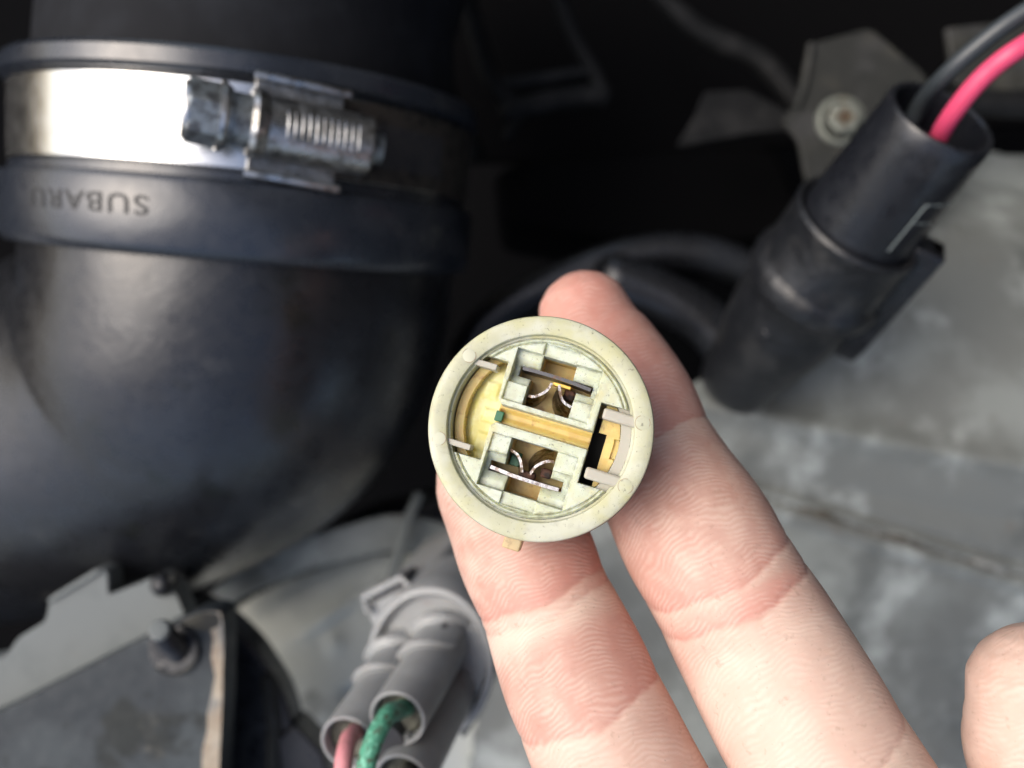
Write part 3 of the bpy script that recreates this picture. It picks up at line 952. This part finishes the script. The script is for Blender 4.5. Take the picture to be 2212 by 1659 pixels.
# chamfered outer corners of the two terminal blocks on the window side
for cu_, cv_ in ((-5.45, 1.22), (-5.45, -.7)):
    h = put(h, (np.abs(U - cu_) + np.abs(V - cv_)) * .707 - .42, -6.2)


def field(Hh, keep, lim=-6.0):
    v = np.c_[U.ravel(), V.ravel(), Hh.ravel()]
    n = U.shape[0]
    i, j = np.meshgrid(np.arange(n - 1), np.arange(n - 1), indexing='ij')
    a = (i * n + j).ravel()
    f = np.c_[a, a + 1, a + n + 1, a + n]
    kp = keep.ravel()[f].all(1) & (Hh.ravel()[f].max(1) > lim)
    f = f[kp]
    used = np.unique(f)
    mp = -np.ones(len(v), int)
    mp[used] = np.arange(len(used))
    return PF(v[used]), mp[f]


grad = np.hypot(*np.gradient(h, st))
edge = (grad > 1.5).astype(float)
for _ in range(3):
    e = edge.copy()
    e[1:] = np.maximum(e[1:], edge[:-1] * .8); e[:-1] = np.maximum(e[:-1], edge[1:] * .8)
    e[:, 1:] = np.maximum(e[:, 1:], edge[:, :-1] * .8); e[:, :-1] = np.maximum(e[:, :-1], edge[:, 1:] * .8)
    edge = e
hi_ = np.maximum(h, -2.4)
ins = obj('insert', field(hi_, R < 10.08, -2.3), M['cream_in'], sock, sharp=28)
lv = (np.array([v.co[:] for v in ins.data.vertices]) / S + C0 - C0)
lu, lvv = lv @ PF.x, lv @ PF.y
iu = np.clip(((lu + 10.2) / st).round().astype(int), 0, len(us) - 1)
iv = np.clip(((lvv + 10.2) / st).round().astype(int), 0, len(us) - 1)
at = ins.data.attributes.new('grime', 'FLOAT', 'POINT')
at.data.foreach_set('value', edge[iv, iu].astype(np.float32))
# walls and floors below the openings; amber paints light passing through yellowed plastic
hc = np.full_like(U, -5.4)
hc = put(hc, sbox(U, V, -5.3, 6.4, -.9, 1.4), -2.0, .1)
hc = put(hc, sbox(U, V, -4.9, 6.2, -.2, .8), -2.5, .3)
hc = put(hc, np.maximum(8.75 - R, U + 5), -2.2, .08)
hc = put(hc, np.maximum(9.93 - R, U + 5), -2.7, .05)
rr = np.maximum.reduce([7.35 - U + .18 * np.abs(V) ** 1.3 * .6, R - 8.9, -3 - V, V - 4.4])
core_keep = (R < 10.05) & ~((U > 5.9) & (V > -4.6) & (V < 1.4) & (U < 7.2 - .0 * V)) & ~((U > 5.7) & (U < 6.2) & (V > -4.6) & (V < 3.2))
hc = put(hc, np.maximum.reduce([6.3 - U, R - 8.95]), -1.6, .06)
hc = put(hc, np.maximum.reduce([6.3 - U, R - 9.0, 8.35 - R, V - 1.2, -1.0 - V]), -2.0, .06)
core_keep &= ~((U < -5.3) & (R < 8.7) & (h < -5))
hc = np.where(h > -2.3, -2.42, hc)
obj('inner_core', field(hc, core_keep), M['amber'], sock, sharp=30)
hw = np.full_like(U, -7.0)
hw = put(hw, np.maximum.reduce([8.85 - R, -U]), -.75, .06)
kw = (U > 5) & (R > 8.85) & (R < 10.08) & (np.abs(V) < 4.8)
obj('rim_ledge', field(hw, kw), M['rib'], sock, sharp=30, label='worn pale arc inside the right window')
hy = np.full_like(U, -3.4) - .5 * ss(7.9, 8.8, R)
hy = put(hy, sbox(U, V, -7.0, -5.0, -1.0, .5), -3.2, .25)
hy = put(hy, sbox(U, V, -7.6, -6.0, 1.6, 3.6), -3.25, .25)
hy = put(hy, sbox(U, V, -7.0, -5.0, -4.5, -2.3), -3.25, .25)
obj('window_floor', field(hy, (U < -5.2) & (R < 8.9)), M['yellow'], sock, sharp=30)  # bright yellow stands for light shining through the plastic
obj('inner_seal', lathe(PF, [(0, -6.4), (10.1, -6.4)], 60), M['void'], sock)  # black disc painting the darkness deep in the openings
obj('green_seal', box(PF, -5.35, -4.45, -.62, .55, -3.0, -1.4), M['verdigris'], sock, bevel=.1)
# ribs reaching in from the ring, with the round marks at their roots
for u0, u1, v0, v1, z1, bv in ((-9.9, -6.55, 4.70, 5.42, -.05, .12), (-10.0, -6.75, -4.68, -4.0, -.05, .12), (6.2, 10.6, 2.95, 4.2, .12, .28), (6.15, 10.4, -3.88, -2.55, .12, .28)):
    o = obj('rib', box(PF, u0, u1, v0, v1, -2.6, z1), M['rib'], sock, bevel=bv)
for u0, v0, r, m in ((-9.88, 5.44, .76, 'mark'), (-10.34, -4.38, .74, 'mark'), (10.62, 3.72, .80, 'cream'), (10.78, -3.40, .80, 'cream')):
    fr = Fr(PF((u0, v0, .325))[0], wn, PF.x)
    obj('round_mark', lathe(fr, [(0, .17), (r - .1, .17), (r - .03, .15), (r, .09), (r, -.3)], 36), M[m], sock)
    obj('mark_outline', lathe(fr, [(r - .02, .135), (r + .05, .135), (r + .05, -.2)], 36), M['bodytan'], sock)


def strip(pts, z0, z1, th=.16, lean=(0, 0)):
    """thin bent metal strip standing on edge in the socket"""
    p = spline(pts, 26)
    T = np.gradient(p, axis=0)
    T /= np.linalg.norm(T, axis=1)[:, None]
    N = np.c_[-T[:, 1], T[:, 0]]
    poly = np.vstack([p + N * th, (p - N * th)[::-1]])
    n = len(p)
    v = np.vstack([np.c_[poly + A(*lean), np.full(2 * n, z0)], np.c_[poly, np.full(2 * n, z1)]])
    f = []
    m = 2 * n
    for i in range(m):
        f.append((i, (i + 1) % m, m + (i + 1) % m, m + i))
    for i in range(n - 1):
        f.append((m + i, m + i + 1, m + m - 2 - i, m + m - 1 - i))
        f.append((i, m - 1 - i, m - 2 - i, i + 1))
    return PF(v), f


M['leaf'] = mat('stained_contact_metal', (.40, .38, .37), .3, 1, layers=[((.10, .06, .03), .9, 5, .46, .58, .9), ((.04, .09, .04), .7, 3, .58, .66, .8)], bump=[(3, .4, .08)], rvar=.1)


def terminal(s_, label):
    t_ = obj('terminal', strip([(-3.9 * s_, 5.95 * s_), (-1.5 * s_, 6.0 * s_), (1.2 * s_, 5.95 * s_), (4.15 * s_, 5.72 * s_)], -5.6, -1.25, .2),
             M['darktin' if s_ > 0 else 'tin'], sock, sharp=50, label=label)
    obj('contact_leaf', strip([(-2.5 * s_, 3.15 * s_), (-2.0 * s_, 3.2 * s_), (-1.3 * s_, 3.6 * s_), (-.65 * s_, 4.3 * s_), (-.3 * s_, 5.3 * s_)], -5.4, -2.0 if s_ > 0 else -1.7, .15, (-.7, -1.3 * s_)), M['leaf'], t_, sharp=50)
    obj('contact_leaf', strip([(.6 * s_, 5.3 * s_), (.78 * s_, 4.8 * s_), (1.1 * s_, 4.15 * s_), (1.7 * s_, 3.55 * s_), (2.58 * s_, 3.25 * s_)], -5.4, -1.5, .15, (-.5, -1.5 if s_ > 0 else -.5)), M['leaf'], t_, sharp=50)
    return t_


terminal(1, 'dark upper terminal blade with two curled leaves')
terminal(-1, 'shiny lower terminal blade with two curled leaves')
M['corr'] = mat('corroded_terminal', (.07, .03, .018), .8, layers=[((.16, .07, .04), .9, 5, .5, .65, .8), ((.01, .01, .01), .8, 4, .5, .65, .8)], bump=[(2, .8, .2)])
obj('corroded_end', box(PF, 1.25, 2.55, 3.9, 5.2, -4.2, -2.9), M['corr'], sock, bevel=.3)
obj('corroded_end', box(PF, -.9, .9, -5.9, -5.0, -4.2, -2.2), M['corr'], sock, bevel=.3)
obj('corroded_end', box(PF, 1.3, 2.6, -5.2, -4.1, -4.4, -2.8), M['corr'], sock, bevel=.3)
obj('contact_bridge', box(PF, -.2, 1.9, 5.15, 5.6, -4, -2.6), M['brass'], sock, bevel=.1)  # added bright block standing for the gap where yellow shows
obj('green_seal', box(PF, -2.5, -1.35, -4.9, -3.3, -5, -3.6), M['verdigris'], sock, bevel=.1)

# ------------------------------------------------------------------ the hand
fing = {
    'index': [(1266, 688, -27.5, 6.9), (1278, 728, -26.8, 7.95), (1302, 778, -25.5, 8.5), (1361, 869, -22.5, 8.65), (1414, 992, -18.5, 8.8), (1507, 1162, -12.5, 9.45),
              (1600, 1320, -8.2, 9.75), (1697, 1492, -3.6, 10.0), (1800, 1680, .6, 10.2), (1910, 1890, 4, 10.8)],
    'middle': [(1047, 985, -19.5, 6.6), (1054, 1005, -19.2, 7.2), (1070, 1045, -18.5, 7.95), (1118, 1150, -16.5, 8.3), (1200, 1350, -11.2, 8.55), (1290, 1560, -5.6, 9.0),
               (1378, 1750, -1.5, 9.3), (1480, 1960, 2, 10.0)],
}
tubes, cls = [], {}
for k, pts in fing.items():
    q = np.array([(*P(x, y, z), r) for x, y, z, r in pts])
    ext = {'index': [(56, -84, 8, 12), (70, -120, 11, 14), (84, -160, 12, 16)], 'middle': [(34, -86, 5, 12), (55, -120, 8, 14), (76, -162, 10, 16)]}[k]
    q = np.vstack([q, np.array(ext, float)])
    s = spline(q, 140)
    cls[k] = s
    # slightly flattened oval section
    a = np.linspace(0, 2 * np.pi, 48, endpoint=False)
    sect = np.c_[np.cos(a), .93 * np.sin(a)]
    tubes.append(tube(s[:, :3], s[:, 3], sect=sect, dome=True))
for pts in ([(56.2, -33.0, 4, 7.6), (56.8, -35, 4, 8.4), (58.8, -41, 4, 9.4), (66, -56, 6, 9.6), (76, -76, 10, 10.2), (86, -98, 13, 13), (90, -128, 13, 17), (86, -160, 12, 16)],      # thumb
            [(28, -84, 26, 6.5), (22, -76, 22, 7.8), (13, -74, 12, 8.4), (16, -88, 2, 9.4), (40, -120, 3, 14), (70, -160, 8, 16)],            # ring, curled
            [(30, -100, 24, 5.8), (22, -94, 20, 7.0), (10, -96, 10, 7.6), (8, -108, 0, 8.6), (30, -132, 0, 13), (64, -168, 6, 16)],            # little, curled
            [(70, -150, 8, 24), (88, -190, 10, 27), (108, -240, 8, 27)]):
    s = spline(pts, 70)
    cls.setdefault('thumb', s)
    tubes.append(tube(s[:, :3], s[:, 3], 40, dome=True))
hv, hf = join(*tubes)
skin = bpy.data.materials.new('skin')
hand = obj('hand', (hv, hf), skin, smooth=True, sharp=0, origin=A(50, -70, 0))
rm = hand.modifiers.new('union', 'REMESH')
rm.mode = 'VOXEL'
rm.voxel_size = .34 * S
sm = hand.modifiers.new('soften', 'SMOOTH')
sm.factor = .5
sm.iterations = 8
bpy.context.view_layer.update()
dg = bpy.context.evaluated_depsgraph_get()
me = bpy.data.meshes.new_from_object(hand.evaluated_get(dg))
hand.modifiers.clear()
old = hand.data
hand.data = me
bpy.data.meshes.remove(old)
me.name = 'hand'
nv = len(me.vertices)
co = np.empty(nv * 3, np.float32); me.vertices.foreach_get('co', co)
no = np.empty(nv * 3, np.float32); me.vertex_normals.foreach_get('vector', no)
co = co.reshape(-1, 3).astype(float) / S + A(50, -70, 0)
no = no.reshape(-1, 3).astype(float)
best = np.full(nv, 1e9); sv = np.zeros(nv); tv_ = np.zeros(nv); fid = np.zeros(nv)
arcs = {}
for fi, k in enumerate(('index', 'middle', 'thumb')):
    c = cls[k]
    p = spline(c, 420)
    arc = np.r_[0, np.cumsum(np.linalg.norm(np.diff(p[:, :3], axis=0), axis=1))]
    arcs[k] = (p, arc)
    T = np.gradient(p[:, :3], axis=0); T /= np.linalg.norm(T, axis=1)[:, None]
    for a0 in range(0, nv, 20000):
        q = co[a0:a0 + 20000]
        d2 = ((q[:, None, :] - p[None, :, :3]) ** 2).sum(2)
        i = d2.argmin(1)
        dd_ = np.sqrt(d2[np.arange(len(q)), i]) - p[i, 3]
        better = dd_ < best[a0:a0 + 20000]
        off = q - p[i, :3]
        along = (off * T[i]).sum(1)
        side = np.cross(T[i], (0, 0, 1)); side /= np.linalg.norm(side, axis=1)[:, None]
        lat = -(off * side).sum(1)
        hgt = off[:, 2]
        tt = np.arctan2(lat, hgt) * p[i, 3]
        idx = np.arange(a0, a0 + len(q))[better]
        best[idx] = dd_[better]
        sv[idx] = (arc[i] + np.clip(along, -8, 8) * (i == 0) + along * (i > 0) * .9)[better]
        tv_[idx] = tt[better]
        fid[idx] = fi
def s_at(k, x, y, z):
    p, arc = arcs[k]
    return arc[((p[:, :3] - P(x, y, z)) ** 2).sum(1).argmin()]


near = ss(3.0, 1.0, best)
palm = ss(-.25, .35, no[:, 2])
disp = np.zeros(nv)
pale = np.zeros(nv)
red = np.zeros(nv)
wob = .30 * np.sin(tv_ * .55 + 1) + .07 * np.sin(tv_ * 2.3) - .02 * tv_ ** 2
cr = {0: [(s_at('index', 1432, 985, -18), .42, .42, .06), (s_at('index', 1565, 1305, -9), .35, .50, .05), (s_at('index', 1600, 1375, -7), .40, .50, .05), (s_at('index', 1795, 1700, 0), .4, .5, .05)],
      1: [(s_at('middle', 1178, 1335, -12), .40, .45, .05), (s_at('middle', 1190, 1362, -11), .30, .45, .05), (s_at('middle', 1288, 1585, -5), .38, .55, .04)]}
for fi in (0, 1):
    mk_ = (fid == fi) * near * palm
    for s0, dep, wd, cv in cr[fi]:
        x = sv - s0 - wob - cv * .12 * tv_ ** 2 * 0
        disp -= mk_ * dep * .42 * np.exp(-(x / (wd * .8)) ** 2) + (fid == fi) * near * .14 * np.exp(-(x / 2.6) ** 2)
        pale += mk_ * .5 * ss(-.1, .5, x) * np.exp(-(np.maximum(x, 0) / 2.6) ** 2)
        red += mk_ * .45 * ss(.2, -.3, x) * np.exp(-(np.minimum(x, 0) / 3.0) ** 2) + mk_ * .35 * np.exp(-(x / .3) ** 2)
# fullness of the pads between the creases
S1, S2, S3 = cr[0][0][0], cr[0][1][0], cr[0][2][0]
m0 = (fid == 0) * near * palm
m1 = (fid == 1) * near * palm
disp += m0 * .5 * np.exp(-((sv - (S1 + S2) / 2) / 5.5) ** 2)
disp += m1 * .5 * np.exp(-((sv - cr[1][0][0] + 9) / 5.5) ** 2) + m1 * .4 * np.exp(-((sv - (cr[1][0][0] + cr[1][2][0]) / 2) / 6) ** 2)
red += m0 * (.65 * np.exp(-((sv - (S1 + 3)) / 6.5) ** 2 - ((tv_ + 2) / 6) ** 2) + .95 * ss(S2 + .3, S2 + 1.6, sv) * ss(S3 + .3, S3 - .5, sv) * np.exp(-((tv_ - 3) / 4.5) ** 2)  # redder beside the socket: pressed skin plus its shadow painted in
             + .55 * ss(S1 + 1, S1 - 5, sv) * np.exp(-((tv_ - 1) / 6) ** 2))
red += m1 * (.55 * np.exp(-((sv - (cr[1][0][0] - 5)) / 5) ** 2 - ((tv_ - 4) / 6) ** 2) + .3 * np.exp(-((sv - (cr[1][0][0] + 5)) / 6) ** 2))
pale += m0 * .7 * ss(S3, S3 + 4, sv) + m1 * (.5 * np.exp(-((sv - cr[1][0][0] - 2.5) / 2.2) ** 2) + .5 * ss(cr[1][2][0] - 3, cr[1][2][0] + 6, sv))  # lower fingers painted paler to carry the bright light on them
red += m1 * .35 * ss(1, 8, tv_) + .3 * m0 * ss(-3, -9, tv_) + .5 * m0 * ss(S1 - 1, S1 - 8, sv)  # middle finger reddened on the right to paint its shaded side
tip = (1 - near)
pale += tip * .6 + (fid == 2) * near * .5  # thumb painted paler to carry its strong light
co2 = (co + no * disp[:, None] - A(50, -70, 0)) * S
me.vertices.foreach_set('co', co2.astype(np.float32).ravel())
for nm, ar in (('along', sv), ('across', tv_), ('ridge', near * palm), ('redness', np.clip(red, 0, 1)), ('paleness', np.clip(pale, 0, 1))):
    at = me.attributes.new(nm, 'FLOAT', 'POINT')
    at.data.foreach_set('value', ar.astype(np.float32))
me.materials.clear(); me.materials.append(skin)
me.polygons.foreach_set('use_smooth', [True] * len(me.polygons))
me.update()
tag(hand, 'bare right hand with grubby fingertips holding up the round cream plug', 'hand')

skin.use_nodes = True
t = skin.node_tree
N, L_ = t.nodes, t.links
bs = N["Principled BSDF"]


def attr(n):
    a = N.new("ShaderNodeAttribute"); a.attribute_name = n
    return a.outputs['Fac']


def math_(op, a, b=None, c=None, clamp=False):
    m = N.new("ShaderNodeMath"); m.operation = op; m.use_clamp = clamp
    for i, x in enumerate((a, b, c)):
        if x is None:
            continue
        if isinstance(x, (int, float)):
            m.inputs[i].default_value = x
        else:
            L_.new(x, m.inputs[i])
    return m.outputs[0]


def noise(vec, scale, det=3, dist=0):
    n = N.new("ShaderNodeTexNoise")
    n.inputs['Scale'].default_value = scale
    n.inputs['Detail'].default_value = det
    n.inputs['Distortion'].default_value = dist
    L_.new(vec, n.inputs['Vector'])
    return n.outputs[0]


def mix(f, a, b):
    m = N.new("ShaderNodeMix"); m.data_type = 'RGBA'
    for i, x in ((0, f), (6, a), (7, b)):
        if isinstance(x, tuple):
            m.inputs[i].default_value = (*x, 1)
        elif isinstance(x, (int, float)):
            m.inputs[i].default_value = x
        else:
            L_.new(x, m.inputs[i])
    return m.outputs[2]


def rng_(x, lo, hi, a=0, b=1):
    m = N.new("ShaderNodeMapRange"); m.interpolation_type = 'SMOOTHSTEP'
    for i, q in enumerate((lo, hi, a, b)):
        m.inputs[i + 1].default_value = q
    L_.new(x, m.inputs[0])
    return m.outputs[0]


cmb = N.new("ShaderNodeCombineXYZ")
L_.new(attr('along'), cmb.inputs[0]); L_.new(attr('across'), cmb.inputs[1])
tc = N.new("ShaderNodeTexCoord")
mpn = N.new("ShaderNodeMapping"); mpn.inputs['Scale'].default_value = (1000, 1000, 1000)
L_.new(tc.outputs['Object'], mpn.inputs[0])
ST = cmb.outputs[0]
warp = noise(ST, .16, 2)
warp2 = noise(ST, .55, 2)
warp3 = noise(ST, 1.6, 1)
ph = math_('ADD', attr('along'), math_('MULTIPLY', math_('POWER', math_('ABSOLUTE', attr('across')), 1.6), -.045))
ph = math_('ADD', ph, math_('MULTIPLY', warp, 3.4))
ph = math_('ADD', ph, math_('MULTIPLY', warp2, .35))
ph = math_('ADD', ph, math_('MULTIPLY', warp3, .12))
wave = math_('SINE', math_('MULTIPLY', ph, 2 * math.pi / .62))
amp = math_('MULTIPLY', attr('ridge'), rng_(noise(ST, .35, 3), .36, .62, .08, 1))
ridge = math_('MULTIPLY', math_('MULTIPLY_ADD', wave, .5, .5), amp)
fmp = N.new('ShaderNodeMapping'); fmp.inputs['Scale'].default_value = (1.6, .45, 1)
L_.new(ST, fmp.inputs[0])
fold = noise(fmp.outputs[0], 1.0, 5, .6)
c = mix(rng_(noise(mpn.outputs[0], .12, 3), .35, .65), (.535, .335, .27), (.47, .28, .22))
c = mix(rng_(noise(mpn.outputs[0], .33, 5), .42, .66, 0, .45), c, (.62, .43, .35))
c = mix(rng_(noise(mpn.outputs[0], .45, 4, 1.0), .52, .70, 0, .40), c, (.50, .26, .20))
c = mix(math_('MULTIPLY', attr('redness'), .85, clamp=True), c, (.50, .225, .18))
c = mix(math_('MULTIPLY', attr('paleness'), .75, clamp=True), c, (.69, .53, .435))
c = mix(math_('MULTIPLY', ridge, .17), c, (.84, .72, .62))
c = mix(rng_(noise(mpn.outputs[0], .9, 6), .60, .74, 0, .30), c, (.30, .18, .13))
c = mix(rng_(noise(mpn.outputs[0], 3.0, 3), .68, .74, 0, .35), c, (.22, .15, .12))
L_.new(c, bs.inputs['Base Color'])
bs.inputs['Roughness'].default_value = .5
bs.inputs['Specular IOR Level'].default_value = .3
bs.inputs['Subsurface Weight'].default_value = .14
bs.inputs['Subsurface Radius'].default_value = (1.6, .6, .35)
bs.inputs['Subsurface Scale'].default_value = .0009
b1_ = N.new("ShaderNodeBump"); b1_.inputs['Strength'].default_value = .22; b1_.inputs['Distance'].default_value = .08 * S
L_.new(ridge, b1_.inputs['Height'])
b2_ = N.new("ShaderNodeBump"); b2_.inputs['Strength'].default_value = .35; b2_.inputs['Distance'].default_value = .22 * S
L_.new(fold, b2_.inputs['Height']); L_.new(b1_.outputs[0], b2_.inputs['Normal'])
L_.new(b2_.outputs[0], bs.inputs['Normal'])
